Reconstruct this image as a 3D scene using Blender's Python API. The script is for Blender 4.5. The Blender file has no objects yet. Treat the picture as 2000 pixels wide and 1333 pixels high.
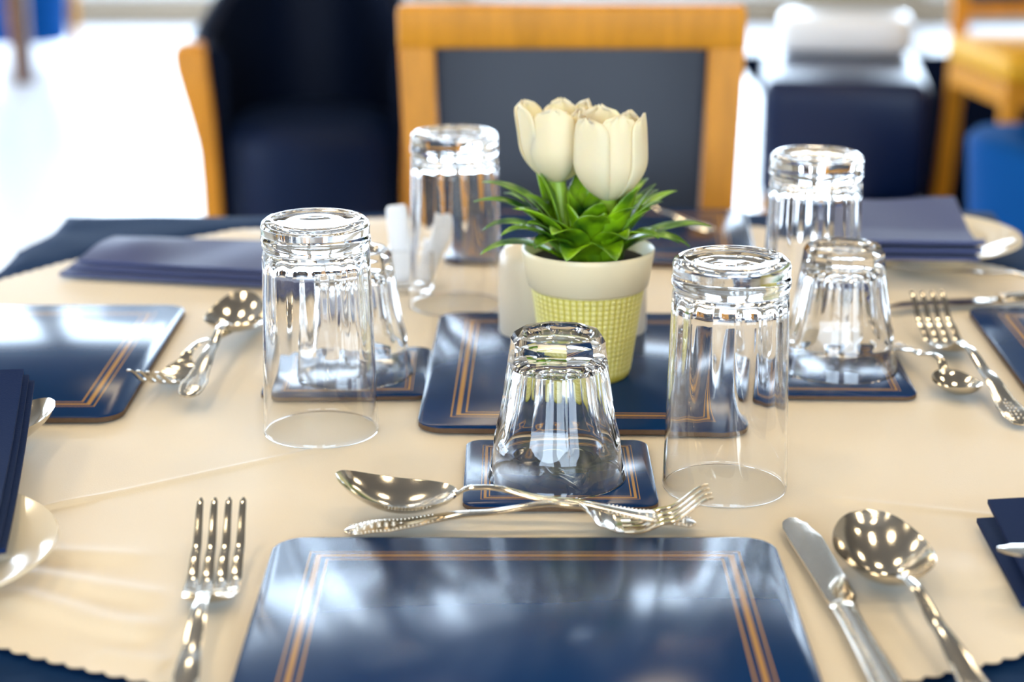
import bpy, bmesh, math, random
from mathutils import Vector, Matrix, noise
random.seed(7)
C = bpy.context.scene.collection
PI = math.pi
R = math.radians
T = 0.752            # height of the cream cloth's surface

# ------------------------------------------------------------------ camera, world, exposure
sc = bpy.context.scene
cam = bpy.data.objects.new('camera', bpy.data.cameras.new('camera'))
C.objects.link(cam); sc.camera = cam
cam.location = (0, 0, T + 0.413)
cam.rotation_euler = (R(90 - 16.64), 0, 0)
cam.data.sensor_width = 36
cam.data.lens = 66.6
cam.data.clip_end = 60
cam.data.dof.use_dof = True
cam.data.dof.focus_distance = 1.16
cam.data.dof.aperture_fstop = 4.5
cam.data.dof.aperture_blades = 0
sc.view_settings.view_transform = 'Standard'
sc.view_settings.look = 'None'
sc.view_settings.gamma = 1
sc.view_settings.use_curve_mapping = False
sc.view_settings.exposure = 0.46
sc.cycles.use_denoising = True
sc.cycles.max_bounces = 16
sc.cycles.transmission_bounces = 16
sc.cycles.glossy_bounces = 8
sc.cycles.diffuse_bounces = 5
sc.cycles.caustics_refractive = True
sc.cycles.caustics_reflective = False
sc.cycles.blur_glossy = 0.3
sc.cycles.sample_clamp_indirect = 20
WINDOW = 9.0         # radiance of the daylight in the windows and the added front fill
LAMP = 18.0         # radiance of the warm ceiling lamps
w = bpy.data.worlds.new('sky'); sc.world = w; w.use_nodes = True
w.node_tree.nodes['Background'].inputs[0].default_value = (.75, .86, 1, 1)
w.node_tree.nodes['Background'].inputs[1].default_value = 1.0

# ------------------------------------------------------------------ materials
def mat(name, col, rough=.5, metal=0, spec=.5, trans=0, ior=None, emit=None, estr=0, sheen=0, coat=0, nscale=0, nbump=0, ncol=0, ndist=.001, stretch=None):
    m = bpy.data.materials.new(name); m.use_nodes = True
    nt = m.node_tree; b = nt.nodes['Principled BSDF']
    b.inputs['Base Color'].default_value = (*col, 1)
    b.inputs['Roughness'].default_value = rough
    b.inputs['Metallic'].default_value = metal
    b.inputs['Specular IOR Level'].default_value = spec
    b.inputs['Transmission Weight'].default_value = trans
    b.inputs['Sheen Weight'].default_value = sheen
    b.inputs['Coat Weight'].default_value = coat
    if ior: b.inputs['IOR'].default_value = ior
    if emit:
        b.inputs['Emission Color'].default_value = (*emit, 1)
        b.inputs['Emission Strength'].default_value = estr
    if nscale:
        tc = nt.nodes.new('ShaderNodeTexCoord'); mp = nt.nodes.new('ShaderNodeMapping')
        n = nt.nodes.new('ShaderNodeTexNoise'); n.inputs['Scale'].default_value = nscale; n.inputs['Detail'].default_value = 4
        nt.links.new(tc.outputs['Object'], mp.inputs[0]); nt.links.new(mp.outputs[0], n.inputs['Vector'])
        if stretch: mp.inputs['Scale'].default_value = stretch
        if nbump:
            bp = nt.nodes.new('ShaderNodeBump'); bp.inputs['Strength'].default_value = nbump; bp.inputs['Distance'].default_value = ndist
            nt.links.new(n.outputs[0], bp.inputs['Height']); nt.links.new(bp.outputs[0], b.inputs['Normal'])
        if ncol:
            mx = nt.nodes.new('ShaderNodeMix'); mx.data_type = 'RGBA'
            mx.inputs[6].default_value = (*[c * (1 - ncol) for c in col], 1); mx.inputs[7].default_value = (*[min(1, c * (1 + ncol)) for c in col], 1)
            nt.links.new(n.outputs[0], mx.inputs[0]); nt.links.new(mx.outputs[2], b.inputs['Base Color'])
    return m

M = {}
M['cream_cloth'] = mat('cream_cloth', (.80, .695, .52), .55, spec=.4, sheen=.2, nscale=900, nbump=.25, ndist=.0004)
M['blue_cloth'] = mat('blue_cloth', (.0022, .026, .095), .75, spec=.10, sheen=.0, nscale=700, nbump=.3, ndist=.0005)
M['napkin'] = mat('napkin', (.003, .016, .075), .7, spec=.1, sheen=.0, nscale=900, nbump=.5, ndist=.0004)
M['grey_napkin'] = mat('grey_napkin', (.055, .075, .20), .6, spec=.25, sheen=.1, nscale=900, nbump=.5, ndist=.0004)
M['steel'] = mat('steel', (.76, .71, .63), .13, metal=1, nscale=260, nbump=.05, ndist=.0004)
M['glass'] = mat('glass', (1, 1, 1), 0, trans=1, ior=1.5)
M['cork'] = mat('cork', (.10, .055, .025), .75, nscale=400, nbump=.3, ncol=.3)
M['china'] = mat('china', (.84, .74, .55), .12, spec=.5, coat=.4)
M['shaker'] = mat('shaker', (.78, .68, .52), .3)
M['white_china'] = mat('white_china', (.9, .9, .9), .2)
M['pot_rim'] = mat('pot_rim', (.90, .77, .50), .32)
M['soil'] = mat('soil', (.012, .008, .005), .9, nscale=200, nbump=1, ndist=.003, ncol=.5)
M['petal'] = mat('petal', (.84, .71, .46), .5, spec=.3, nscale=60, nbump=.15, stretch=(6, 6, .6))
M['petal'].node_tree.nodes['Principled BSDF'].inputs['Subsurface Weight'].default_value = .35
M['petal'].node_tree.nodes['Principled BSDF'].inputs['Subsurface Radius'].default_value = (.012, .008, .004)
M['petal'].node_tree.nodes['Principled BSDF'].inputs['Subsurface Scale'].default_value = .6
M['stem'] = mat('stem', (.30, .46, .04), .4)
M['paper'] = mat('paper', (.9, .92, .95), .4)
M['wood'] = mat('wood', (.66, .275, .018), .42, spec=.25, nscale=9, ncol=.35, stretch=(8, 8, 1), nbump=.05)
M['dark_wood'] = mat('dark_wood', (.10, .045, .03), .4, nscale=9, ncol=.35, stretch=(8, 8, 1))
M['vinyl'] = mat('vinyl', (.018, .024, .040), .45, spec=.4, nscale=120, nbump=.25, ndist=.001)
M['navy'] = mat('navy', (.0008, .0045, .018), .6, spec=.12, sheen=.01, nscale=300, nbump=.35, ndist=.001)
M['navy_leather'] = mat('navy_leather', (.002, .010, .05), .3, spec=.3, nscale=200, nbump=.1, ndist=.001)
M['navy_cushion'] = mat('navy_cushion', (.001, .008, .036), .6, spec=.15, nscale=300, nbump=.35, ndist=.001)  # lighter copy of navy: the seat's bluish highlight put into the colour
M['blue_fabric'] = mat('blue_fabric', (.002, .07, .28), .85, spec=.1, sheen=.0, nscale=300, nbump=.3)
M['yellow'] = mat('yellow', (.75, .38, .005), .6)
M['floor'] = mat('floor', (.80, .82, .86), .22, spec=.6, nscale=3, ncol=.03)
M['wall'] = mat('wall', (.34, .27, .19), .8, nscale=60, nbump=.1)
M['ceiling'] = mat('ceiling', (.13, .11, .09), .9, nscale=80, nbump=.1)
M['dark_rug'] = mat('dark_rug', (.002, .003, .007), 1, spec=0, nscale=300, nbump=.5)
M['frame'] = mat('frame', (.85, .85, .85), .4, nscale=30, ncol=.02)
M['daylight'] = mat('daylight', (.1, .1, .1), .3, emit=(.66, .82, 1.0), estr=WINDOW)
M['lamp'] = mat('lamp', (.1, .1, .1), .3, emit=(1.0, .80, .52), estr=LAMP)

M['strip'] = mat('strip', (.1, .1, .1), .3, emit=(.75, .87, 1.0), estr=.4)  # glow of the strips added to streak the mats

def leaf_mat():
    m = mat('leaf', (.06, .24, .01), .28, spec=.6)
    nt = m.node_tree; b = nt.nodes['Principled BSDF']
    tc = nt.nodes.new('ShaderNodeTexCoord'); n = nt.nodes.new('ShaderNodeTexNoise'); n.inputs['Scale'].default_value = 45; n.inputs['Detail'].default_value = 2
    r = nt.nodes.new('ShaderNodeValToRGB')
    r.color_ramp.elements[0].position = .33; r.color_ramp.elements[0].color = (.008, .07, .006, 1)
    r.color_ramp.elements[1].position = .68; r.color_ramp.elements[1].color = (.30, .56, .006, 1)
    nt.links.new(tc.outputs['Object'], n.inputs['Vector']); nt.links.new(n.outputs[0], r.inputs[0]); nt.links.new(r.outputs[0], b.inputs['Base Color'])
    return m
M['leaf'] = leaf_mat()

def pot_mat():
    m = mat('pot_body', (.80, .70, .20), .38)
    nt = m.node_tree; b = nt.nodes['Principled BSDF']
    at = nt.nodes.new('ShaderNodeAttribute'); at.attribute_name = 'raised'
    mx = nt.nodes.new('ShaderNodeMix'); mx.data_type = 'RGBA'
    mx.inputs[6].default_value = (.62, .53, .07, 1); mx.inputs[7].default_value = (.86, .78, .30, 1)
    nt.links.new(at.outputs['Fac'], mx.inputs[0]); nt.links.new(mx.outputs[2], b.inputs['Base Color'])
    return m
M['pot_body'] = pot_mat()

def print_mat(name, hx, hy, k=1.0, line=(.44, .24, .08)):
    """navy gloss print with a triple gold border line; hx, hy half sizes; k scales the border"""
    m = mat(name, (.001, .028, .112), .18, spec=.11)
    nt = m.node_tree; b = nt.nodes['Principled BSDF']
    def N(t, **kw):
        n = nt.nodes.new(t)
        for a, v in kw.items(): setattr(n, a, v)
        return n
    tc = N('ShaderNodeTexCoord'); sp = N('ShaderNodeSeparateXYZ'); nt.links.new(tc.outputs['Object'], sp.inputs[0])
    def edge(o, h):
        a = N('ShaderNodeMath', operation='ABSOLUTE'); nt.links.new(o, a.inputs[0])
        s = N('ShaderNodeMath', operation='SUBTRACT'); s.inputs[0].default_value = h; nt.links.new(a.outputs[0], s.inputs[1]); return s
    mn = N('ShaderNodeMath', operation='MINIMUM')
    nt.links.new(edge(sp.outputs[0], hx).outputs[0], mn.inputs[0]); nt.links.new(edge(sp.outputs[1], hy).outputs[0], mn.inputs[1])
    tot = None
    for c, hw in ((.0215, .0005), (.0262, .0015), (.0313, .0006)):
        cp = N('ShaderNodeMath', operation='COMPARE'); nt.links.new(mn.outputs[0], cp.inputs[0])
        cp.inputs[1].default_value = c * k; cp.inputs[2].default_value = hw * (k if k > .8 else k * 1.1)
        if tot is None: tot = cp
        else:
            a = N('ShaderNodeMath', operation='ADD'); nt.links.new(tot.outputs[0], a.inputs[0]); nt.links.new(cp.outputs[0], a.inputs[1]); tot = a
    ns = N('ShaderNodeTexNoise'); ns.inputs['Scale'].default_value = 350; ns.inputs['Detail'].default_value = 3
    nt.links.new(tc.outputs['Object'], ns.inputs['Vector'])
    bp = N('ShaderNodeBump'); bp.inputs['Strength'].default_value = .03; bp.inputs['Distance'].default_value = .0003
    nt.links.new(ns.outputs[0], bp.inputs['Height']); nt.links.new(bp.outputs[0], b.inputs['Normal'])
    mx = N('ShaderNodeMix', data_type='RGBA'); mx.inputs[6].default_value = (.001, .028, .112, 1); mx.inputs[7].default_value = (*line, 1)
    nt.links.new(tot.outputs[0], mx.inputs[0]); nt.links.new(mx.outputs[2], b.inputs['Base Color'])
    return m
MW, MD = .277, .218           # place mat
CS = .115                     # coaster
M['mat_print'] = print_mat('mat_print', MW / 2, MD / 2)
M['coaster_print'] = print_mat('coaster_print', CS / 2, CS / 2, .50)

# ------------------------------------------------------------------ helpers
def obj(name, bm, m, parent=None, smooth=None, loc=None):
    """smooth: None flat, or an angle in degrees above which edges stay sharp"""
    me = bpy.data.meshes.new(name)
    bmesh.ops.recalc_face_normals(bm, faces=bm.faces)
    if smooth is not None:
        for f in bm.faces: f.smooth = True
        a = R(smooth)
        for e in bm.edges:
            if len(e.link_faces) == 2 and e.calc_face_angle(0) > a: e.smooth = False
    bm.to_mesh(me); bm.free()
    o = bpy.data.objects.new(name, me); C.objects.link(o)
    me.materials.append(M[m] if isinstance(m, str) else m)
    if parent: o.parent = parent
    if loc: o.location = loc
    return o
def tag(o, label=None, cat=None, group=None, kind=None):
    if label: o['label'] = label
    if cat: o['category'] = cat
    if group: o['group'] = group
    if kind: o['kind'] = kind
    return o
def thing(name, label, cat, loc=(0, 0, 0), rot=(0, 0, 0), group=None):
    o = bpy.data.objects.new(name, None); C.objects.link(o)
    o.empty_display_size = .05
    o.location = loc; o.rotation_euler = rot
    return tag(o, label, cat, group)
def kids(o): return [c for c in bpy.data.objects if c.parent == o]
def dup(root, label, loc, rot=None, group=None, parent=None):
    c = root.copy(); C.objects.link(c); c.parent = parent
    for ch in kids(root): dup(ch, None, None, parent=c)
    if label: c['label'] = label
    if loc is not None: c.location = loc
    if rot is not None: c.rotation_euler = rot
    if group: c['group'] = group
    return c
def struct(name, bm, m, parent=None, smooth=None):
    o = obj(name, bm, m, parent, smooth)
    if not parent: o['kind'] = 'structure'
    return o
def box(bm, x0, x1, y0, y1, z0, z1, bev=0, seg=2, M4=None):
    r = bmesh.ops.create_cube(bm, size=1)
    vs = r['verts']
    for v in vs: v.co = Vector(((x0 + x1) / 2 + v.co.x * (x1 - x0), (y0 + y1) / 2 + v.co.y * (y1 - y0), (z0 + z1) / 2 + v.co.z * (z1 - z0)))
    if bev:
        es = list({e for v in vs for e in v.link_edges})
        q = bmesh.ops.bevel(bm, geom=vs + es, offset=bev, segments=seg, profile=.5, affect='EDGES')
        vs = list({v for f in q['faces'] for v in f.verts} | {v for v in vs if v.is_valid})
    if M4 is not None:
        for v in vs: v.co = M4 @ v.co
    return vs
def loft(bm, rings, close=True, cap=True):
    vr = [[bm.verts.new(p) for p in r] for r in rings]
    n = len(vr[0])
    for a, b in zip(vr, vr[1:]):
        for i in range(n if close else n - 1):
            j = (i + 1) % n
            bm.faces.new((a[i], a[j], b[j], b[i]))
    if cap:
        bm.faces.new(vr[0][::-1]); bm.faces.new(vr[-1])
    return vr
def lathe(bm, prof, seg=96, rf=None, c=(0, 0)):
    """prof: (r, z) list; r = 0 closes with a pole; rf(theta, r, z) -> r"""
    rows = []
    for r, z in prof:
        if r < 1e-6: rows.append([bm.verts.new((c[0], c[1], z))])
        else:
            row = []
            for i in range(seg):
                t = 2 * PI * i / seg
                rr = rf(t, r, z) if rf else r
                row.append(bm.verts.new((c[0] + rr * math.cos(t), c[1] + rr * math.sin(t), z)))
            rows.append(row)
    for a, b in zip(rows, rows[1:]):
        for i in range(seg):
            j = (i + 1) % seg
            if len(a) == 1 and len(b) > 1: bm.faces.new((a[0], b[i], b[j]))
            elif len(b) == 1 and len(a) > 1: bm.faces.new((a[i], a[j], b[0]))
            elif len(a) > 1: bm.faces.new((a[i], a[j], b[j], b[i]))
    return rows
def tube(bm, pts, rad, seg=12, flat=1):
    pts = [Vector(p) for p in pts]
    if not hasattr(rad, '__len__'): rad = [rad] * len(pts)
    rings = []; up = Vector((0, 0, 1))
    for i, p in enumerate(pts):
        d = (pts[min(i + 1, len(pts) - 1)] - pts[max(i - 1, 0)]).normalized()
        s = d.cross(up if abs(d.z) < .95 else Vector((1, 0, 0))).normalized(); u = s.cross(d).normalized()
        rings.append([p + (s * math.cos(2 * PI * k / seg) + u * flat * math.sin(2 * PI * k / seg)) * rad[i] for k in range(seg)])
    loft(bm, rings)
def interp(tab, x):
    if x <= tab[0][0]: return tab[0][1]
    for (a, va), (b, vb) in zip(tab, tab[1:]):
        if x <= b:
            t = (x - a) / (b - a); t = t * t * (3 - 2 * t)
            return va + (vb - va) * t
    return tab[-1][1]
def interp_lin(tab, x):
    for (a, va), (b, vb) in zip(tab, tab[1:]):
        if x <= b: return va + (vb - va) * (x - a) / (b - a)
    return tab[-1][1]
def rrect(w, d, r, n=10):
    pts = []
    for cx, cy, a0 in ((w/2-r, d/2-r, 0), (-w/2+r, d/2-r, 90), (-w/2+r, -d/2+r, 180), (w/2-r, -d/2+r, 270)):
        for k in range(n + 1):
            a = R(a0 + 90 * k / n); pts.append((cx + r * math.cos(a), cy + r * math.sin(a)))
    return pts
def slab(bm, w, d, r, levels):
    """levels: (inset, z)"""
    loft(bm, [[(x, y, z) for x, y in rrect(w - 2*i, d - 2*i, max(r - i, .0005))] for i, z in levels])

# ------------------------------------------------------------------ the room
YB, XL, XR, YF, ZC = 9.3, -4.6, 4.6, -3.4, 3.35
bm = bmesh.new(); box(bm, XL-.2, XR+.2, YF-.2, YB+.2, -.1, 0); struct('floor', bm, 'floor')
bm = bmesh.new(); box(bm, XL-.2, XR+.2, YF-.2, YB+.2, ZC, ZC+.1); struct('ceiling', bm, 'ceiling')
def wall_with_holes(name, axis, pos, a0, a1, holes, thick=.15):
    """wall spanning a0..a1 along the other axis; holes (b0, b1, z0, z1) sorted"""
    bm = bmesh.new()
    def bx(b0, b1, z0, z1):
        if b1 - b0 < .001 or z1 - z0 < .001: return
        if axis == 'y': box(bm, b0, b1, pos, pos + thick, z0, z1)
        else: box(bm, pos, pos + thick, b0, b1, z0, z1)
    cur = a0
    for b0, b1, z0, z1 in holes:
        bx(cur, b0, 0, ZC); bx(b0, b1, 0, z0); bx(b0, b1, z1, ZC); cur = b1
    bx(cur, a1, 0, ZC)
    return struct(name, bm, 'wall')
nwin = [0]
def window(axis, pos, b0, b1, z0, z1, cols=2):
    nwin[0] += 1
    e = bpy.data.objects.new('window_%d' % nwin[0], None); C.objects.link(e); e['kind'] = 'structure'
    bm = bmesh.new(); f = .05
    def bx(p0, p1, q0, q1, d0=-.02, d1=.05):
        if axis == 'y': box(bm, p0, p1, pos + d0, pos + d1, q0, q1, .004)
        else: box(bm, pos + d0, pos + d1, p0, p1, q0, q1, .004)
    bx(b0, b0+f, z0, z1); bx(b1-f, b1, z0, z1); bx(b0+f, b1-f, z0, z0+f); bx(b0+f, b1-f, z1-f, z1)
    for k in range(1, cols):
        c = b0 + (b1-b0)*k/cols; bx(c-f/2, c+f/2, z0+f, z1-f)
    obj('window_frame', bm, 'frame', e)
    bm = bmesh.new()
    if axis == 'y': box(bm, b0+.01, b1-.01, pos+.02, pos+.03, z0+.01, z1-.01)
    else: box(bm, pos+.02, pos+.03, b0+.01, b1-.01, z0+.01, z1-.01)
    obj('pane', bm, 'daylight', e)
back = [(-4.3, -2.5, .12, 2.85), (-2.3, -.5, .12, 2.85), (-.2, 1.4, .12, 2.85), (2.0, 3.6, .12, 2.85)]
left = [(2.6, 4.4, .5, 2.7), (5.2, 7.2, .5, 2.7)]
wall_with_holes('wall_back', 'y', YB, XL, XR, back)
wall_with_holes('wall_left', 'x', XL - .15, YF, YB, left)
wall_with_holes('wall_right', 'x', XR, YF, YB, [])
front = [(-3.0, -.4, 1.0, 2.8), (.4, 3.0, 1.0, 2.8)]  # unseen panes added behind the camera to brighten the fronts of things
wall_with_holes('wall_front', 'y', YF - .15, XL, XR, front)
for b in back: window('y', YB + .05, *b)
for b in left: window('x', XL - .1, *b)
for b in front: window('y', YF - .1, *b)  # added frontal fill, built like the other windows

# ceiling lamps
lampbm = bmesh.new()
root = thing('ceiling_light', 'round warm ceiling lamp set in the white ceiling', 'ceiling light', (0, 0, ZC), group='recessed lamps in the ceiling')
lathe(lampbm, [(.235, -.0005), (.235, -.02), (.205, -.03), (.205, -.0005)], 40); obj('frame', lampbm, 'frame', root, 40)
lampbm = bmesh.new(); lathe(lampbm, [(0, -.022), (.203, -.022), (.203, -.002), (0, -.002)], 32); obj('diffuser', lampbm, 'lamp', root, 40)
first = True
for ix, x in enumerate((-2.4, -.8, .8, 2.4)):
    for iy, y in enumerate((-1.6, .4, 2.4, 4.4)):
        if first: root.location = (x, y, ZC); first = False
        else: dup(root, None, (x, y, ZC))

for i, (x, wd) in enumerate(((-.78, .09), (-.46, .14), (-.08, .07), (.44, .13), (.80, .10))):  # strips added only for bands of light reflected in the place mats
    e = thing('strip_light', 'long narrow white strip light on the far half of the ceiling', 'ceiling light', (x, 6.8, ZC), group='strip lights running along the ceiling')
    bm = bmesh.new(); box(bm, -wd/2-.01, wd/2+.01, -1.95, 1.95, -.05, -.001, .004); obj('housing', bm, 'frame', e)
    bm = bmesh.new(); box(bm, -wd/2, wd/2, -1.92, 1.92, -.056, -.0505); obj('diffuser', bm, 'strip', e)

# ------------------------------------------------------------------ table
TP = [(-.53, .70), (.53, .70), (.47, 1.835), (-.431, 1.815)]      # counter-clockwise table corners
def edges():
    out = []
    for i in range(4):
        a, b = Vector(TP[i]), Vector(TP[(i+1) % 4]); d = (b - a).normalized(); out.append((a, Vector((d.y, -d.x))))
    return out
ED = edges()
def drape(x, y, off, h=0.0):
    """lay a sheet over the table: past an edge it bends down; off = height above the table top"""
    p = Vector((x, y)); drop = 0
    for a, n in ED:
        d = (p - a).dot(n)
        if d > 0:
            p = p - n * d + n * (.003 + off + .06 * min(d, .3)); drop = max(drop, d)
    s = drop if drop < .01 else drop
    return Vector((p.x, p.y, T - .002 + off + h - s))
tb = thing('dining_table', 'rectangular dining table hidden under navy and cream cloths', 'table', (0, 1.27, 0))
bm = bmesh.new()
for z in (0,):
    loft(bm, [[(x*.996, (y - 1.27)*.996, zz) for x, y in TP] for zz in (T - .036, T - .006)])
obj('tabletop', bm, 'wood', tb)
for x, y in TP:
    bm = bmesh.new(); cx, cy = x * .9, (y - 1.27) * .9
    box(bm, cx-.03, cx+.03, cy-.03, cy+.03, 0, T-.037, .003); obj('leg', bm, 'wood', tb)

bm = bmesh.new()
NX, NY = 110, 120
def grid(bm, f, nx, ny):
    v = [[bm.verts.new(f(i / nx, j / ny)) for i in range(nx + 1)] for j in range(ny + 1)]
    for j in range(ny):
        for i in range(nx): bm.faces.new((v[j][i], v[j][i+1], v[j+1][i+1], v[j+1][i]))
def blue(u, v):
    x = -.72 + 1.44 * u; y = .5 + 1.54 * v
    h = 0
    d = math.hypot(x, y - 1.30)
    if d > .53: h = .0022 * (noise.noise(Vector((x * 9, y * 22, 2))) + .3) * min(1, (d-.53)*15)
    return drape(x, y, -.0015 if d < .53 else .0010, h)
grid(bm, blue, NX, NY)
tag(obj('navy_tablecloth', bm, 'blue_cloth', None, 60), 'navy blue tablecloth hanging over the table under the round cream cloth', 'tablecloth')

def wr(x, y):
    """wrinkles of the cream cloth"""
    h = 0
    for (x0, y0, x1, y1, a, wd) in ((-.265, 1.045, -.13, 1.135, .0013, .0035), (.20, 1.05, .30, 1.02, .0010, .004), (-.36, .98, -.265, 1.045, .0012, .004),
                                    (-.05, 1.48, .02, 1.53, .0008, .006), (.26, .92, .33, .96, .001, .005),
                                    (-.275, .945, -.195, .915, .0035, .010), (-.255, .905, -.190, .872, .0040, .011), (-.30, .975, -.215, .965, .0020, .008), (.255, .865, .31, .905, .0030, .010), (-.20, .845, -.17, .835, .0030, .009)):
        d = Vector((x1-x0, y1-y0)); L = d.length; d.normalize(); q = Vector((x-x0, y-y0)); s = q.dot(d)/L; c = q.x*d.y - q.y*d.x
        if -.4 < s < 1.4: h += a * math.exp(-(c/wd)**2) * math.exp(-max(0, abs(s-.5)-.5)**2*40)
    r = math.hypot(x, y - 1.30)
    k = max(0, min(1, (r - .36) / .12))
    h += k * .0048 * max(-.35, noise.noise(Vector((x*7 - y*5, (y + x*.35)*17, 5))) + .18 * noise.noise(Vector((x*25, y*50, 1))))
    h += .0004 * noise.noise(Vector((x*12, y*22, 9)))
    for cx, cy, hx, hy in ((.007, .872, .139, .109), (-.369, 1.326, .109, .139), (.468, 1.318, .112, .142), (.083, 1.715, .146, .118), (-.262, 1.602, .12, .065)):
        d = max(abs(x - cx) - hx, abs(y - cy) - hy)          # the cloth lies flat under the mats
        h *= max(0, min(1, d / .03))
    return max(h, -.0002)
bm = bmesh.new()
RC, NR, NS = .516, 110, 2240
rows = []
for i in range(NR + 1):
    f = i / NR; row = []
    for k in range(NS):
        t = 2 * PI * k / NS
        sc_ = .0030 * (abs(math.sin(t * 140)) - .5) * max(0, (f - .985) / .015)
        r = RC * f + sc_
        x, y = .006 + r * math.cos(t), 1.30 + r * math.sin(t)
        row.append(bm.verts.new(drape(x, y, .0035, wr(x, y) - .0015)))
    rows.append(row)
for a, b in zip(rows[1:], rows[2:]):
    for k in range(NS):
        j = (k + 1) % NS; bm.faces.new((a[k], a[j], b[j], b[k]))
c0 = bm.verts.new(drape(0, 1.3, .0035, wr(0, 1.3) - .0015))
for v in rows[0]: bm.verts.remove(v)
for k in range(NS): bm.faces.new((c0, rows[1][k], rows[1][(k+1) % NS]))
o = obj('cream_tablecloth', bm, 'cream_cloth', None, 60)
tag(o, 'round cream overcloth with scalloped edge spread across the table', 'tablecloth')

Z0 = T + .0012        # things stand just on the cloth

# ------------------------------------------------------------------ place mats and coasters
def make_board(name, label, cat, w, d, r, pm, t=.0045):
    e = thing(name, label, cat)
    bm = bmesh.new(); slab(bm, w, d, r, [(.0006, 0), (0, .0006), (0, t - .0008)]); obj('cork_base', bm, 'cork', e, 40)
    bm = bmesh.new(); slab(bm, w, d, r, [(0, t - .0008), (0, t - .0003), (.0005, t)]); obj('printed_top', bm, pm, e, 40)
    return e
mats_group = 'navy place mats'
pm = make_board('place_mat', 'navy gold-lined place mat nearest the viewer, in front of the crossed spoon and fork', 'place mat', MW, MD, .018, 'mat_print')
pm.location = (.0070, .872, Z0); pm['group'] = mats_group
dup(pm, 'navy gold-lined place mat in the middle, under the tulip pot', (.0495, 1.303, Z0), (0, 0, R(90 - 1.2)), mats_group)
dup(pm, 'navy place mat with pale window glare at the left edge of the table', (-.369, 1.326, Z0), (0, 0, R(90)), mats_group)
dup(pm, 'navy place mat at the right edge of the table, cut off by the frame', (.468, 1.318, Z0), (0, 0, R(90 - 1.5)), mats_group)
dup(pm, 'dark place mat at the far side, in front of the wooden dining chair', (.083, 1.715, Z0), (0, 0, R(-4)), mats_group)
cs = make_board('coaster', 'square navy coaster with gold lines under the front tumbler', 'coaster', CS, CS, .010, 'coaster_print', .0038)
cs.location = (.0285, 1.0870, Z0); cs['group'] = 'navy coasters'
dup(cs, 'square navy coaster left of the centre mat, under the left tumbler', (-.1165, 1.292, Z0), (0, 0, R(1)), 'navy coasters')
dup(cs, 'square navy coaster right of the centre mat, under the right tumbler', (.2235, 1.293, Z0), (0, 0, R(-2)), 'navy coasters')

# ------------------------------------------------------------------ glasses (all stand upside down)
def short_tumbler():
    bm = bmesh.new(); n = 10
    H = .090
    def rc(z): return .0420 - .0132 * (z / H) - .0006 * math.sin(PI * min(z/.03, 1))
    def rf(t, r, z):
        if z < .022 or r < .0275: return r
        k = min(1, (z - .022) / .022); k = k * (2 - k) * .085
        ph = (t + PI/n) % (2*PI/n) - PI/n
        return min(r, rc(z) * (1 - k) / math.cos(ph) * (1.0)) if z < H - .004 else min(r, (rc(H-.004) * .925 - (z-(H-.004))*.55) / math.cos(ph))
    prof = [(.0404, .0004), (.0414, 0), (.0421, .0006)]
    for i in range(1, 40): prof.append((rc(.09*i/40 * .955) , .09*i/40*.955))
    prof += [(rc(H-.004), H-.004), (.0298, H), (.0215, H), (.0205, H-.0015), (.0185, H-.0028), (.010, H-.0034), (0, H-.0036)]
    rows = lathe(bm, prof, 120, lambda t, r, z: rf(t, r, z))
    # inside
    ip = [(.0404, .0004)]
    for i in range(1, 30):
        z = .066 * i / 30; ip.append((interp_lin([(0, .0403), (.020, .0376), (.030, .0350), (.050, .0296), (.066, .0262)], z), z))
    ip += [(.0252, .0688), (.0225, .0712), (.017, .0730), (.009, .0740), (0, .0742)]
    bm2 = lathe(bm, ip, 120)
    bmesh.ops.remove_doubles(bm, verts=bm.verts, dist=.00002)
    return bm
def tall_glass():
    bm = bmesh.new(); H = .1425
    prof = [(.0366, .0003), (.0372, 0), (.0377, .0005), (.0376, .003)]
    for i in range(1, 24): z = .003 + .114 * i / 24; prof.append((.0376 - .0032 * z / .117, z))
    prof += [(.0343, .1175), (.0338, .1190), (.0338, .1202), (.0346, .1216), (.0352, .1235), (.0350, .1262), (.0346, .1280), (.0345, .1300), (.0347, .1335), (.0338, .1360), (.0315, .1376), (.0285, .1380),
             (.0262, .1376), (.0240, .1369), (.018, .1366), (.012, .1369), (.006, .1366), (0, .1364)]
    lathe(bm, prof, 120)
    ip = [(.0366, .0003)]
    for i in range(1, 30): z = .112 * i / 30; ip.append((.0362 - .0034 * z / .117 - .0009 * max(0, z-.04) / .07, z))
    ip += [(.0300, .1150), (.0270, .1172), (.020, .1188), (.010, .1196), (0, .1198)]
    def rf(t, r, z):
        k = max(0, min(1, (z - .045) / .05)); return r * (1 - .010 * k * (1 + math.cos(15 * t)))
    lathe(bm, ip, 120, lambda t, r, z: rf(t, r, z) if r > .02 else r)
    return bm
tg = tall_glass()
bmesh.ops.remove_doubles(tg, verts=tg.verts, dist=.00002)
for v in tg.verts: v.co.z *= 1.033
g1 = obj('tall_glass', tg, 'glass', None, 50)
g1.location = (-.1252, 1.1760, Z0 - .0004)
GT = 'tall glasses standing upside down'
tag(g1, 'tall clear glass upside down on the cream cloth, left front', 'glass', GT)
dup(g1, 'tall clear glass upside down on the cloth, right front, beside the fork tips', (.1285, 1.0740, Z0 - .0004), (0, 0, .3), GT)
dup(g1, 'tall clear glass upside down behind, left of the tulips', (-.0455, 1.483, Z0 - .0004), (0, 0, .7), GT)
dup(g1, 'tall clear glass upside down at the back right, beside the grey napkin', (.2275, 1.394, Z0 - .0004), (0, 0, 1), GT)
s1 = obj('tumbler', short_tumbler(), 'glass', None, 14)
GS = 'short faceted tumblers standing upside down'
ZT = Z0 + .0039
s1.location = (.0273, 1.0800, ZT); s1.rotation_euler = (0, 0, R(9))
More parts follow.
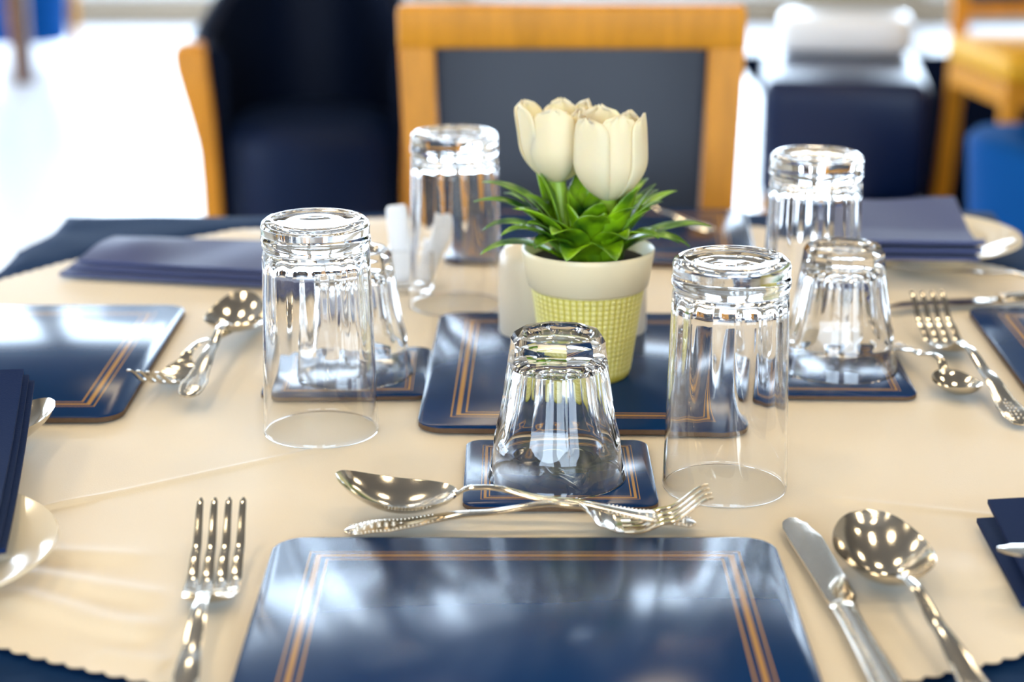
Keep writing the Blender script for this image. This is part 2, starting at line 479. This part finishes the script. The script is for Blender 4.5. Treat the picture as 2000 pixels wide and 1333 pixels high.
tag(s1, 'short faceted tumbler upside down on the front coaster', 'tumbler', GS)
dup(s1, 'short faceted tumbler upside down, seen partly through the tall left front glass', (-.1125, 1.288, ZT), (0, 0, R(20)), GS)
dup(s1, 'short faceted tumbler upside down on the right coaster', (.2345, 1.300, ZT), (0, 0, R(2)), GS)

# ------------------------------------------------------------------ flower pot
ZM = Z0 + .0046
pp = thing('potted_tulips', 'cream and yellow flowerpot with two white artificial tulips and green leaves', 'potted plant', (.0530, 1.283, ZM))
bm = bmesh.new()
lay = bm.verts.layers.float.new('raised')
HB, RB, RT = .0665, .0305, .0400
NSG, NZ = 52 * 6, 90
rows = []
for j in range(NZ + 1):
    z = .002 + (HB - .002) * j / NZ; row = []
    for i in range(NSG):
        a = (i % 6); b_ = (j % 5)
        up = 1 if (a not in (0, 1) and b_ != 0 and 3 < j < NZ - 2) else 0
        r = RB + (RT - RB) * z / HB - (.0006 if not up else 0)
        t = 2*PI*i/NSG; v = bm.verts.new((r*math.cos(t), r*math.sin(t), z)); v[lay] = up; row.append(v)
    rows.append(row)
for a, b in zip(rows, rows[1:]):
    for i in range(NSG): j = (i+1) % NSG; bm.faces.new((a[i], a[j], b[j], b[i]))
bt = [bm.verts.new((v.co.x*.95, v.co.y*.95, 0)) for v in rows[0]]
for i in range(NSG): j = (i+1) % NSG; bm.faces.new((bt[i], bt[j], rows[0][j], rows[0][i]))
bm.faces.new(bt)
obj('pot', bm, 'pot_body', pp, 50)
bm = bmesh.new()
lathe(bm, [(.0375, HB-.004), (.0412, HB-.001), (.0425, HB), (.0462, .0885), (.0464, .0915), (.0455, .0925), (.0440, .0915), (.0425, .082), (.038, .078), (.0375, HB-.004)], 96)
obj('pot_rim', bm, 'pot_rim', pp, 50)
bm = bmesh.new(); lathe(bm, [(.0424, .0800), (.040, .0835), (.02, .086), (0, .0865)], 48); obj('soil', bm, 'soil', pp, 60)
def leaf(bm, base, az, L, wmax, e0, bend, fold=.25, curl=0):
    """a pointed strap leaf: starts at elevation e0 (deg) and bends over by 'bend' degrees"""
    n = 14; p = Vector(base); el = R(e0); rows = []
    side = Vector((-math.sin(az), math.cos(az), 0)); az2 = az
    for i in range(n + 1):
        s = i / n
        d = Vector((math.cos(az2)*math.cos(el), math.sin(az2)*math.cos(el), math.sin(el)))
        up = side.cross(d) * -1
        if up.z < 0: up = up
        wd = wmax * (math.sin(PI * min(1, .12 + .88 * s) ** .9)) ** .75 if s < .999 else .0001
        wd = max(wd, .0002)
        wd *= 1.35
        row = [p + side * (u * wd) + up * (abs(u) * fold * wd) for u in (-1, -.5, 0, .5, 1)]
        rows.append([bm.verts.new(q) for q in row])
        p = p + d * (L / n); el -= R(bend) / n * (.5 + s); az2 += curl / n
    fs = []
    for a, b in zip(rows, rows[1:]):
        for i in range(4): fs.append(bm.faces.new((a[i], a[i+1], b[i+1], b[i])))
bm = bmesh.new(); rnd = random.Random(3)
ZL = .084
# hand placed outer leaves: azimuth (deg, 0 = right, 180 = left, 270 = towards viewer), length, width, elevation, bend
for az, L, wd, e0, bd in ((176, .080, .0066, 64, 88), (188, .068, .0066, 58, 100), (170, .078, .0066, 74, 80), (196, .064, .006, 34, 72),
                          (160, .085, .0065, 66, 80), (205, .062, .0065, 60, 95),
                          (2, .074, .0072, 38, 56), (-10, .060, .0068, 46, 92), (14, .060, .0085, 70, 34), (24, .070, .007, 60, 60),
                          (255, .046, .0090, 60, 120), (285, .048, .0095, 62, 125), (300, .052, .009, 70, 100), (240, .052, .0095, 72, 95), (270, .055, .010, 78, 70),
                          (225, .050, .008, 60, 100), (318, .054, .009, 64, 96), (335, .056, .0085, 52, 90), (345, .058, .009, 74, 60), (212, .06, .008, 72, 70),
                          (8, .066, .0098, 80, 22), (172, .062, .009, 84, 24), (95, .068, .009, 82, 20), (65, .066, .009, 80, 26), (140, .07, .007, 60, 70), (110, .07, .007, 64, 60), (80, .07, .007, 60, 70), (50, .07, .007, 66, 60)):
    a = R(az + rnd.uniform(-3, 3)); r0 = .018
    leaf(bm, (r0*math.cos(a), r0*math.sin(a), ZL), a, L, wd, e0, bd, .3, rnd.uniform(-.2, .2))
for k in range(34):
    a = rnd.uniform(0, 2*PI); r0 = rnd.uniform(.004, .026)
    leaf(bm, (r0*math.cos(a), r0*math.sin(a), ZL), a, rnd.uniform(.040, .064), rnd.uniform(.007, .0100), rnd.uniform(64, 88), rnd.uniform(15, 80), .3, rnd.uniform(-.4, .4))
fo = obj('foliage', bm, 'leaf', pp, 80)
m_ = fo.modifiers.new('thickness', 'SOLIDIFY'); m_.thickness = .0006
def tulip(name, base, top_z, rx, tilt, seedv, open_left):
    rn = random.Random(seedv)
    bm = bmesh.new()
    H = top_z - base[2]
    # six overlapping petals: three inner, three outer
    for k in range(6):
        a0 = k * PI / 3 + seedv * .37
        outer = k % 2 == 0
        span = R(39 if outer else 36); rr0 = 1.0 if outer else .90
        lean = 0
        if open_left and abs(((a0 - PI + PI) % (2*PI)) - PI) < R(40): lean = .30; 
        rows = []
        n = 22; mseg = 12
        for i in range(n + 1):
            s = i / n
            # cup profile: round bottom, full belly, nearly upright sides
            prof = math.sin(min(1, s / .50) * PI / 2) ** .65 if s < .5 else 1 - .07 * ((s - .5) / .5) ** 2
            rad = rx * prof * rr0 + rx * lean * s * s
            wv = span * (1.05 if s < .6 else max(.02, (1 - ((s - .6) / .4) ** 5)) ** .45 * 1.05)
            row = []
            for j in range(mseg + 1):
                u = -1 + 2 * j / mseg
                a = a0 + u * wv * (1.0 if not lean else (1 - .25 * s))
                ruff = .0009 * math.sin(u * 9 + k * 2 + seedv) * max(0, s - .7) * 3
                z = base[2] + H * (s * (1 - .02 * (k % 3)) + .030 * math.sin(u * 10 + k * 1.7) * max(0, s - .8) * 4 - .03*u*u*max(0,s-.8)*3) - H * .0
                r2 = rad + ruff + .0012 * (1 - u * u) * (s * (1 - s)) * 4
                row.append(bm.verts.new((base[0] + r2 * math.cos(a), base[1] + r2 * math.sin(a), z)))
            rows.append(row)
        for a, b in zip(rows, rows[1:]):
            for j in range(mseg): bm.faces.new((a[j], a[j+1], b[j+1], b[j]))
    bmesh.ops.remove_doubles(bm, verts=bm.verts, dist=.00005)
    f = obj(name, bm, 'petal', pp, 80)
    md = f.modifiers.new('thickness', 'SOLIDIFY'); md.thickness = .0012; md.offset = 0
    f['label'] = tilt
    bm = bmesh.new()
    tube(bm, [(base[0]*.55, base[1]*.5, .082), (base[0]*.8, base[1]*.8, (base[2]+.082)/2), (base[0], base[1], base[2] + .003)], [.0050, .0050, .0058], 14)
    obj('stem', bm, 'stem', f, 80)
tulip('tulip_flower', (-.0215, .018, .1340), .1905, .0245, 'left white tulip with one petal opened outwards', 1, True)
tulip('tulip_flower', (.0135, -.010, .1270), .1890, .0245, 'right white tulip, closed', 5, False)

# shakers behind the pot
sh = thing('shaker', 'cream ceramic shaker behind the left side of the flowerpot', 'shaker', (.0135, 1.388, ZM), group='ceramic shakers behind the flowerpot')
bm = bmesh.new(); lathe(bm, [(0, 0), (.0225, 0), (.0235, .002), (.0235, .052), (.0228, .060), (.019, .0665), (.010, .0705), (0, .0715)], 64); obj('shaker_body', bm, 'shaker', sh, 60)
bm = bmesh.new()
for k in range(5):
    a = 2*PI*k/5; lathe(bm, [(0, .0705), (.0009, .0705), (.0009, .0712), (0, .0712)], 10, None, (.005*math.cos(a), .005*math.sin(a)))
obj('shaker_holes', bm, 'soil', sh, 60)
dup(sh, 'cream ceramic shaker behind the right side of the flowerpot', (.0790, 1.392, ZM), (0, 0, .5), 'ceramic shakers behind the flowerpot')

# little glass pot with white paper sticks
gp = thing('sachet_pot', 'small clear glass pot holding white paper sachets beside the far tall glass', 'sachet holder', (-.0850, 1.540, Z0))
bm = bmesh.new(); slab(bm, .036, .036, .006, [(.001, 0), (0, .001), (0, .034), (.0015, .034), (.0015, .004)]); obj('glass_pot', bm, 'glass', gp, 40)
for x, tx, h in ((-.006, -.08, .064), (.008, .36, .060)):
    bm = bmesh.new()
    slab(bm, .018, .008, .003, [(.001, 0), (0, .001), (0, h-.003), (.002, h)])
    q = obj('sachet', bm, 'paper', gp, 40); q.location = (x, 0, .0055); q.rotation_euler = (0, tx, .2)

# ------------------------------------------------------------------ plates
def make_plate(label, loc):
    bm = bmesh.new()
    lathe(bm, [(0, .0025), (.050, .0025), (.052, .0), (.056, 0), (.060, .004), (.074, .0105), (.0925, .0165), (.0945, .0180), (.0935, .0195), (.0915, .0190),
               (.074, .0135), (.063, .0085), (.058, .0062), (.050, .0052), (0, .0052)], 96)
    o = obj('side_plate', bm, 'china', None, 60); o.location = loc
    return tag(o, label, 'plate', 'cream side plates')
pl = make_plate('cream side plate cut off at the left edge, under a navy napkin', (-.338, .935, Z0))
dup(pl, 'cream side plate at the back right, under the grey napkin', (.360, 1.650, Z0), None, 'cream side plates')

# ------------------------------------------------------------------ napkins
def napkin_sheets(name, label, loc, rot, outline_rows, m, n=3, thick=.0026):
    """folded napkin: a stack of wavy leaves following a surface; outline_rows(u, v) -> Vector"""
    e = thing(name, label, 'napkin', loc, rot, 'folded cloth napkins')
    for k in range(n):
        bm = bmesh.new(); nu, nv = 24, 24
        top = [[outline_rows(u/nu, v/nv, k) for u in range(nu+1)] for v in range(nv+1)]
        vt = [[bm.verts.new(p + Vector((0, 0, thick/2))) for p in r] for r in top]
        vb = [[bm.verts.new(p - Vector((0, 0, thick/2))) for p in r] for r in top]
        for v in range(nv):
            for u in range(nu):
                bm.faces.new((vt[v][u], vt[v][u+1], vt[v+1][u+1], vt[v+1][u])); bm.faces.new((vb[v][u], vb[v+1][u], vb[v+1][u+1], vb[v][u+1]))
        for v in range(nv):
            bm.faces.new((vt[v][0], vt[v+1][0], vb[v+1][0], vb[v][0])); bm.faces.new((vt[v][nu], vb[v][nu], vb[v+1][nu], vt[v+1][nu]))
        for u in range(nu):
            bm.faces.new((vt[0][u], vb[0][u], vb[0][u+1], vt[0][u+1])); bm.faces.new((vt[nv][u], vt[nv][u+1], vb[nv][u+1], vb[nv][u]))
        obj('fold', bm, m, e, 50)
    return e
# back right, on the plate
def f(u, v, k):
    x = (u - .5) * (.104 + .004 * v); y = (v - .5) * .165
    return Vector((x + .0015*k, y - .002*k, .003 + .0030*k + .010*math.exp(-((v-.03)/.10)**2)*(k/2) + .002*math.sin(u*5+v*3)*v + .020*max(0, v-.5)))
napkin_sheets('napkin', 'grey-blue folded napkin on the plate at the back right', (.345, 1.628, Z0 + .0190), (0, 0, R(-3)), f, 'grey_napkin')
# back left, on the cloth
def f(u, v, k):
    x = (u - .5) * .235 * (1 - .06*k); y = (v - .5) * (.112 - .012*k + .02*u)
    return Vector((x, y, .0022 + .0027*k + (.0035 + .0028*math.sin(u*9 + 1.3) * math.sin(PI*v)) * (k / 2) + .008*math.exp(-((u-.22)/.14)**2)*math.sin(PI*v)*(k/2)))
napkin_sheets('napkin', 'navy folded napkin lying at the back left of the table', (-.262, 1.602, Z0 + .0012), (0, 0, R(-9)), f, 'grey_napkin')
# left front, leaning on the plate
def f(u, v, k):
    x = (u - 1) * .12; y = (v - .5) * .23
    return Vector((x - .003*k, y, .004*k + + .002 + .003*math.sin(v*3)*(1-u) + .020*v*v))
napkin_sheets('napkin', 'navy folded napkin on the side plate at the left edge', (-.2850, 1.035, Z0 + .0192), (0, 0, R(9.6)), f, 'napkin')
# right front, standing folded
def f(u, v, k):
    x = u * .13; y = (v - .5) * .115
    return Vector((x - (.006 if k == 0 else 0) + .012*(1-v)*(1-u), y + (-.006 if k == 0 else 0), .003 + .0045*k + .005*k*v + .004*math.sin(u*4)*v))
napkin_sheets('napkin', 'navy folded napkin at the right edge beside the soup spoon', (.2640, .955, Z0 + .0010), (0, 0, R(-8)), f, 'napkin', 2)

# ------------------------------------------------------------------ cutlery (local x: handle end -> tip)
def ring(x, w, ztop, t, dish=0, crown=0, n=9, side=None):
    top, bot = [], []
    for i in range(n):
        u = -1 + 2 * i / (n - 1)
        e = (1 - u * u)
        z = ztop - dish * e + crown * e
        th = t * (e ** .5 * .85 + .15)
        top.append((x, u * w, z)); bot.append((x, u * w * .985, z - th))
    return top + bot[::-1]
SP_Z = [(0, .0035), (.10, .0060), (.40, .0135), (.55, .0165), (.66, .0150), (.72, .0115), (.86, .0110), (1.0, .0150)]
def handle_rings(L, s0, s1, wtab, ztab, n=40, t=.0024, crown=.0008):
    rs = []
    for i in range(n + 1):
        s = s0 + (s1 - s0) * i / n
        w = interp(wtab, s)
        if i == 0: rs.append(ring(s*L, .0012, interp(ztab, s), t*.6, 0, .0002)); s += .004; w = interp(wtab, s) * .55; rs.append(ring(s*L, w, interp(ztab, s), t*.8, 0, crown*.5)); continue
        rs.append(ring(s*L, w, interp(ztab, s), t, 0, crown))
    return rs
HW = [(0, .0040), (.02, .0072), (.05, .0088), (.11, .0094), (.17, .0072), (.24, .0062), (.40, .0042), (.58, .0030), (.70, .0034)]
def ornaments(bm, L, wtab, ztab, s0=.015, s1=.24):
    """raised beads along the rim of the handle end and a crest down its middle"""
    def bead(x, y, z, r, sx=1):
        q = bmesh.ops.create_icosphere(bm, subdivisions=1, radius=r)
        for v in q['verts']: v.co = Vector((v.co.x*sx + x, v.co.y + y, v.co.z*.7 + z))
    n = 22
    for i in range(n):
        s = s0 + (s1 - s0) * i / (n - 1); w = interp(wtab, s); z = interp(ztab, s)
        for sg in (-1, 1): bead(s*L, sg*w*.86, z + .0004, .0008)
    for i in range(7):
        s = s0 + .02 + .02*i; z = interp(ztab, s)
        bead(s*L, 0, z + .0008, .0013 - .00008*i, 1.4)
        if i < 6:
            for sg in (-1, 1): bead(s*L, sg*.0032*(1-.07*i), z + .0007, .0009, 1.6)
def make_spoon(name, L, bw, bl, depth, label, cat, rise=.012):
    e = thing(name, label, cat)
    k = 1 - bl / L
    zt = [(0, .0035), (.10, .0060), (.40*k/.66, .0130), (k*.86, .0185), (k*.95, .0178), (k, depth*.4 + .0095), (k + (1-k)*.5, depth + .0018), (1.0, rise)]
    bm = bmesh.new(); rs = handle_rings(L, 0, k + .012, HW, zt); loft(bm, rs)
    ornaments(bm, L, HW, zt); obj('handle', bm, 'steel', e, 50)
    bm = bmesh.new(); rs = []
    n = 44
    for i in range(n + 1):
        q = i / n; s = k + (1 - k) * q
        a = math.acos(1 - 2 * q)
        w = bw * (math.sin(a) ** (.86 if bw > .024 else .92)) * (1 + (.02 if bw > .024 else .10) * math.cos(a)) if 0 < q < 1 else .0012
        w = max(w, .0032 if q < .3 else .0012)
        dd = depth * (math.sin(PI * min(1, q * .93 + .035)) ** .8) * min(1, w / (bw*.6))
        if q > .97: dd *= .6
        zk, zm = depth*.4 + .0095, depth + .0018
        zb = zm + (zk - zm) * ((.4 - q) / .4) ** 2 if q < .4 else zm + (rise - zm) * ((q - .4) / .6) ** 2
        rs.append(ring(s * L, w, zb, .0013 + .0003*(1-q), dd, 0, 21))
    loft(bm, rs); obj('bowl', bm, 'steel', e, 60)
    return e
def make_fork(name, L, label, hs=.64, hw=1.0, rise=.0185):
    """hs: where the head starts; hw: head width factor"""
    e = thing(name, label, 'fork')
    def m(s): return hs * s / .64 if s < .64 else hs + (1 - hs) * (s - .64) / .36
    zt = [(m(a), b) for a, b in [(0, .0035), (.10, .0060), (.36, .0130), (.56, .0180), (.64, .0165), (.70, .0080), (.745, .0050), (.80, .0048), (.88, .0048 + (rise - .0048) * .27), (1.0, rise)]]
    wt = [(m(a), b) for a, b in [(.60, .0031), (.64, .0034), (.665, .0046), (.695, .0115*hw), (.73, .0128*hw), (.78, .0125*hw)]]
    bm = bmesh.new(); loft(bm, handle_rings(L, 0, hs, HW, zt)); ornaments(bm, L, HW, zt); obj('handle', bm, 'steel', e, 50)
    bm = bmesh.new()
    loft(bm, [ring(s*L, interp(wt, s), interp(zt, s), .0020, .0012 if s > m(.68) else 0, 0 if s > m(.68) else .0006, 15) for s in [m(.63) + (m(.785)-m(.63))*i/26 for i in range(27)]])
    for q in (-1, -1/3, 1/3, 1):
        rs = []
        for i in range(19):
            s = m(.76) + (1 - m(.76)) * i / 18; f_ = i / 18
            w = .0030 * hw * (1 - .50 * f_) if i < 18 else .0006
            yy = q * hw * (.0101 + .0004 * f_)
            dz = -.0012 * (1 - q*q*.8) * (1 - f_)
            rs.append([(x, y + yy, z + dz) for x, y, z in ring(s*L, w, interp(zt, s), .0022 * (1 - .3*f_), 0, .0003, 5)])
        loft(bm, rs)
    obj('tines', bm, 'steel', e, 40)
    return e
def make_knife(name, label, L=.212, BL=.092, dinner=False):
    e = thing(name, label, 'knife')
    hk = L - BL
    bm = bmesh.new(); rs = []
    for i in range(31):
        s = i / 30; x = hk * s
        w = interp([(0, .0030), (.04, .0085), (.12, .0100), (.30, .0078), (.9, .0062), (1, .0066)], s)
        t = interp([(0, .003), (.05, .0070), (.3, .0074), (1, .0064)], s)
        rs.append([(x, w * math.cos(a) * (1 + .04*math.cos(4*a)), .0042 + t/2 * math.sin(a)) for a in [2*PI*j/24 for j in range(24)]])
    loft(bm, rs)
    for sg in (-.35, .35):
        tube(bm, [(hk*.25, sg*.010, .0080), (hk*.6, sg*.008, .0078), (hk*.95, sg*.0078, .0076)], .0006, 6)
    obj('handle', bm, 'steel', e, 50)
    bm = bmesh.new(); lathe(bm, [(.0, 0), (.0072, 0), (.0078, .0015), (.0072, .003), (0, .003)], 24)
    for v in bm.verts: v.co = Vector((v.co.z + hk - .001, v.co.x, .0042 + v.co.y * .55))
    obj('collar', bm, 'steel', e, 40)
    bm = bmesh.new(); rs = []
    for i in range(33):
        s = i / 32; x = hk + .001 + (BL - .001) * s
        if dinner: lo = interp([(0, -.005), (.1, -.009), (.7, -.009), (1, .006)], s); hi = interp([(0, .005), (.1, .0085), (.8, .0085), (1, .0075)], s)
        else: lo = interp([(0, -.0055), (.12, -.0100), (.75, -.0105), (.93, -.007), (1, -.002)], s); hi = interp([(0, .0055), (.08, .0072), (.86, .0092), (.95, .0075), (1, .002)], s)
        th = .0018 - .0006 * s
        r_ = []
        for u in (0, .12, .5, .85, 1): r_.append((x, lo + (hi-lo)*u, .0042 + th/2 * (0 if u == 0 else (.6 if u == .12 else 1))))
        for u in (1, .85, .5, .12, 0): r_.append((x, lo + (hi-lo)*u, .0042 - th/2 * (.05 if u == 0 else (.6 if u == .12 else 1)) - (.00005)))
        rs.append(r_)
    loft(bm, rs); obj('blade', bm, 'steel', e, 35)
    return e
def aim(o, x0, y0, x1, y1, z=Z0, roll=0, pitch=0):
    """handle end at (x0, y0), pointing to (x1, y1)"""
    o.location = (x0, y0, z); o.rotation_euler = (roll, -pitch, math.atan2(y1-y0, x1-x0)); return o
GC = 'silver cutlery'
fk = make_fork('table_fork', .245, 'large silver fork lying left of the nearest place mat, tines away from the viewer', .585, 1.12, .0290)
aim(fk, -.1480, .734, -.1600, .977)
f2 = make_fork('dessert_fork', .207, 'silver fork crossing under the dessert spoon, tines to the right', .64, 1.0, .0240)
sp = make_spoon('soup_spoon', .205, .0262, .068, .0150, 'silver round soup spoon at the right front', 'spoon', .0260)
aim(sp, .2190, .765, .1935, .968)
kn = make_knife('butter_knife', 'silver butter knife between the nearest mat and the soup spoon', .25, .122)
aim(kn, .1790, .760, .1605, 1.01)
ds = make_spoon('dessert_spoon', .207, .0225, .070, .0100, 'silver dessert spoon crossing the fork above the nearest place mat', 'spoon', .0215)
aim(ds, .1045, 1.0020, -.103, 1.020, Z0 + .0010, 0, R(1.5))
aim(f2, -.0945, .9930, .113, 1.0020)
# left setting
f3 = dup(f2, 'silver fork by the left place mat, its tines pointing to the viewer', None); aim(f3, -.1950, 1.425, -.252, 1.225)
d3 = dup(ds, 'silver spoon crossing over the fork beside the left place mat', None); aim(d3, -.2180, 1.208, -.208, 1.40, Z0 + .0085)
s3 = dup(sp, 'silver soup spoon at the left edge above the navy napkin', None); aim(s3, -.480, 1.070, -.310, 1.150)
# right setting
f4 = dup(fk, 'silver fork beside the right place mat, tines away from the viewer', None); aim(f4, .335, 1.175, .321, 1.42, Z0)
d4 = make_spoon('teaspoon', .140, .0160, .044, .0070, 'small silver teaspoon in front of the right fork, bowl towards the viewer', 'spoon', .0125)
aim(d4, .2790, 1.362, .3120, 1.236)
k5 = make_knife('table_knife', 'dark silver knife lying across the far end of the right place mat', .205, .11, True); aim(k5, .490, 1.500, .300, 1.462, Z0 + .0005)
d5 = dup(ds, 'silver spoon at the right edge in front of the back plate', None); aim(d5, .330, 1.590, .452, 1.470, Z0 + .001)
d6 = dup(d4, 'small silver spoon at the far side, right of the tulips', None); aim(d6, .185, 1.700, .09, 1.79, Z0 + .0055)
k6 = dup(kn, 'silver butter knife end resting on the navy napkin at the right edge', None); aim(k6, .500, .880, .300, .905, Z0 + .023)

# ------------------------------------------------------------------ chairs
def dining_chair(name, label, seat_m='vinyl', panel=True):
    """origin on the floor under the back; faces -y"""
    e = thing(name, label, 'chair')
    W0, W1 = .175, .205
    ys = .0
    for sg in (-1, 1):
        bm = bmesh.new()
        pts = [((sg*.185, .055), 0), ((sg*.180, .01), .30), ((sg*.182, -.005), .45), ((sg*.188, .005), .66), ((sg*.200, .045), .905)]
        rings = []
        for (p, z) in pts:
            wx = .020 if z < .6 else .0215
            if z > .9: wx = .0235
            rings.append([(p[0] + a*wx, p[1] + b*.015, z) for a, b in ((-1, -1), (1, -1), (1, 1), (-1, 1))])
        loft(bm, rings); bmesh.ops.bevel(bm, geom=list(bm.edges), offset=.003, segments=2, affect='EDGES'); obj('back_post', bm, 'wood', e, 40)
        bm = bmesh.new(); box(bm, sg*.195-.02, sg*.195+.02, -.42, -.38, 0, .43, .004); obj('leg', bm, 'wood', e)
    bm = bmesh.new(); box(bm, -.222, .222, .020, .055, .862, .912, .007, 3); obj('top_rail', bm, 'wood', e, 40)
    bm = bmesh.new(); box(bm, -.165, .165, -.010, .015, .545, .58, .004); obj('lower_rail', bm, 'wood', e)
    bm = bmesh.new()
    rings = []
    for z, y, hw in ((.579, -.004, .1635), (.66, .004, .1645), (.78, .020, .1700), (.8625, .036, .1745)):
        rings.append([(-hw, y+.009, z), (-hw, y-.006, z), (-hw*.93, y-.011, z), (hw*.93, y-.011, z), (hw, y-.006, z), (hw, y+.009, z)])
    loft(bm, rings); obj('back_panel', bm, 'vinyl', e, 40)
    bm = bmesh.new(); box(bm, -.215, .215, -.425, .0, .43, .50, .018, 3); obj('seat', bm, seat_m, e, 40)
    bm = bmesh.new()
    for a in (((-.2, .2, -.405, -.385)), ((-.2, .2, -.03, -.01))): box(bm, *a, .37, .429)
    for sg in (-1, 1): box(bm, sg*.2-.01, sg*.2+.01, -.385, -.03, .37, .429)
    obj('seat_frame', bm, 'wood', e)
    return e
ch = dining_chair('dining_chair', 'light wood dining chair with dark padded back panel at the far side of the table')
ch.location = (.0680, 2.165, 0); ch.rotation_euler = (0, 0, R(-1)); ch.scale = (.905, 1, 1)

def tub_chair(name, label, m='navy'):
    """origin on the floor at the centre; faces -y"""
    e = thing(name, label, 'armchair')
    bm = bmesh.new()
    r0, r1 = .215, .275; n = 40
    rings = []
    for i in range(n + 1):
        a = R(-28 + 236 * i / n)                     # from right front round the back to left front
        yb = math.sin(a)
        k = max(0, min(1, (yb + .47) / 1.47)); k = k*k*(3-2*k)
        h = .655 + .22 * k
        ca, sa = math.cos(a), math.sin(a)
        ex = 1.0
        q = []
        # cross section, rounded top
        rin, rout = r0, r1 + .03 * k
        for rr, z in ((rin, .30), (rin, h - .03), (rin + .012, h - .008), ((rin+rout)/2, h), (rout - .012, h - .008), (rout, h - .03), (rout - .03, .20), (rin+.02, .20)):
            tp = 1 - .55 * max(0, z - .655) / .22 * abs(ca) ** 1.0
            q.append((rr * ca * tp, rr * sa, z))
        rings.append(q)
    loft(bm, rings); obj('back_shell', bm, m, e, 45)
    bm = bmesh.new(); lathe(bm, [(0, .28), (.20, .28), (.213, .30), (.213, .45), (.200, .482), (.16, .498), (0, .508)], 48)
    for v in bm.verts: v.co.y = v.co.y if v.co.y > 0 else v.co.y * 1.22
    obj('seat_cushion', bm, 'navy_cushion' if m == 'navy' else m, e, 50)
    bm = bmesh.new(); lathe(bm, [(0, .14), (.20, .14), (.212, .16), (.212, .279), (0, .279)], 48)
    for v in bm.verts: v.co.y = v.co.y if v.co.y > 0 else v.co.y * 1.15
    obj('seat_base', bm, m, e, 50)
    for sg in (-1, 1):
        bm = bmesh.new()
        path = [(.262, -.125, .665, .026), (.270, -.145, .655, .036), (.268, -.152, .62, .037), (.256, -.155, .56, .032), (.245, -.157, .50, .026), (.238, -.158, .45, .021), (.234, -.158, .38, .0215), (.230, -.158, .20, .022), (.226, -.16, 0, .019)]
        rings = [[(sg*(x + a*wd), y + b*.02, z) for a, b in ((-1, -1), (1, -1), (1, 1), (-1, 1))] for x, y, z, wd in path]
        loft(bm, rings); bmesh.ops.bevel(bm, geom=list(bm.edges), offset=.005, segments=2, affect='EDGES'); obj('front_leg', bm, 'wood', e, 40)
        bm = bmesh.new(); loft(bm, [[(sg*(.15 + d) + a*.018, .17 + d + b*.018, z) for a, b in ((-1, -1), (1, -1), (1, 1), (-1, 1))] for z, d in ((0, .03), (.20, 0))]); obj('rear_leg', bm, 'wood', e)
    return e
ar = tub_chair('tub_armchair', 'navy tub armchair with wooden front legs behind the table, left of the dining chair')
ar.location = (-.417, 3.93, 0); ar.rotation_euler = (0, 0, R(4)); ar.scale = (.87, 1, .985)
GA = 'navy tub armchairs'; ar['group'] = GA
a2 = tub_chair('tub_armchair', 'blue tub armchair far right, cut off by the right edge', 'blue_fabric'); a2.location = (1.14, 3.40, .0125); a2.rotation_euler = (0, 0, R(75)); a2.scale = (1, 1, .60); a2['group'] = GA

# low navy seat behind right, with a white cushion on it
ot = thing('lounge_seat', 'low navy upholstered seat behind the table, right of the dining chair', 'seat', (.925, 5.28, .0125), (0, 0, R(-8)))
bm = bmesh.new(); box(bm, -.225, .225, -.28, .42, .04, .375, .045, 4); obj('seat_block', bm, 'navy_leather', ot, 45)
for x in (-.2, .2):
    for y in (-.2, .22):
        bm = bmesh.new(); box(bm, x-.02, x+.02, y-.02, y+.02, 0, .039); obj('leg', bm, 'wood', ot)
bm = bmesh.new(); box(bm, -.19, .19, -.10, .12, 0, .11, .03, 4)
o = obj('cushion', bm, 'white_china', None, 45); o.location = (.975, 5.57, .389); o.rotation_euler = (0, 0, R(-8)); tag(o, 'white cushion lying on the low navy seat', 'cushion')
# yellow seated chair further back
yc = dining_chair('yellow_seat_chair', 'wooden chair with mustard yellow seat at the top right corner', 'yellow')
yc.location = (1.36, 5.05, .0125); yc.rotation_euler = (0, 0, R(8))
# far left background
c2 = tub_chair('tub_armchair', 'distant blue tub armchair in the bright top left corner', 'blue_fabric'); c2.location = (-2.0, 7.8, 0); c2.rotation_euler = (0, 0, R(60)); c2.scale = (.75, .75, .9); c2['group'] = GA
t2 = thing('side_table', 'dark wooden table at the far left, only one leg in view', 'table', (-2.38, 7.15, 0))
bm = bmesh.new(); box(bm, -.5, .5, -.35, .35, .71, .75, .006); obj('tabletop', bm, 'dark_wood', t2)
for x in (-.46, .46):
    for y in (-.3, .3):
        bm = bmesh.new(); box(bm, x-.03, x+.03, y-.03, y+.03, 0, .709, .003); obj('leg', bm, 'dark_wood', t2)

bm = bmesh.new(); box(bm, .95, 4.2, 2.6, 8.2, .0, .012, .004)  # dark covering added so the floor on the right reads dark
tag(obj('rug', bm, 'dark_rug'), 'dark navy rug under the seats on the right', 'rug')
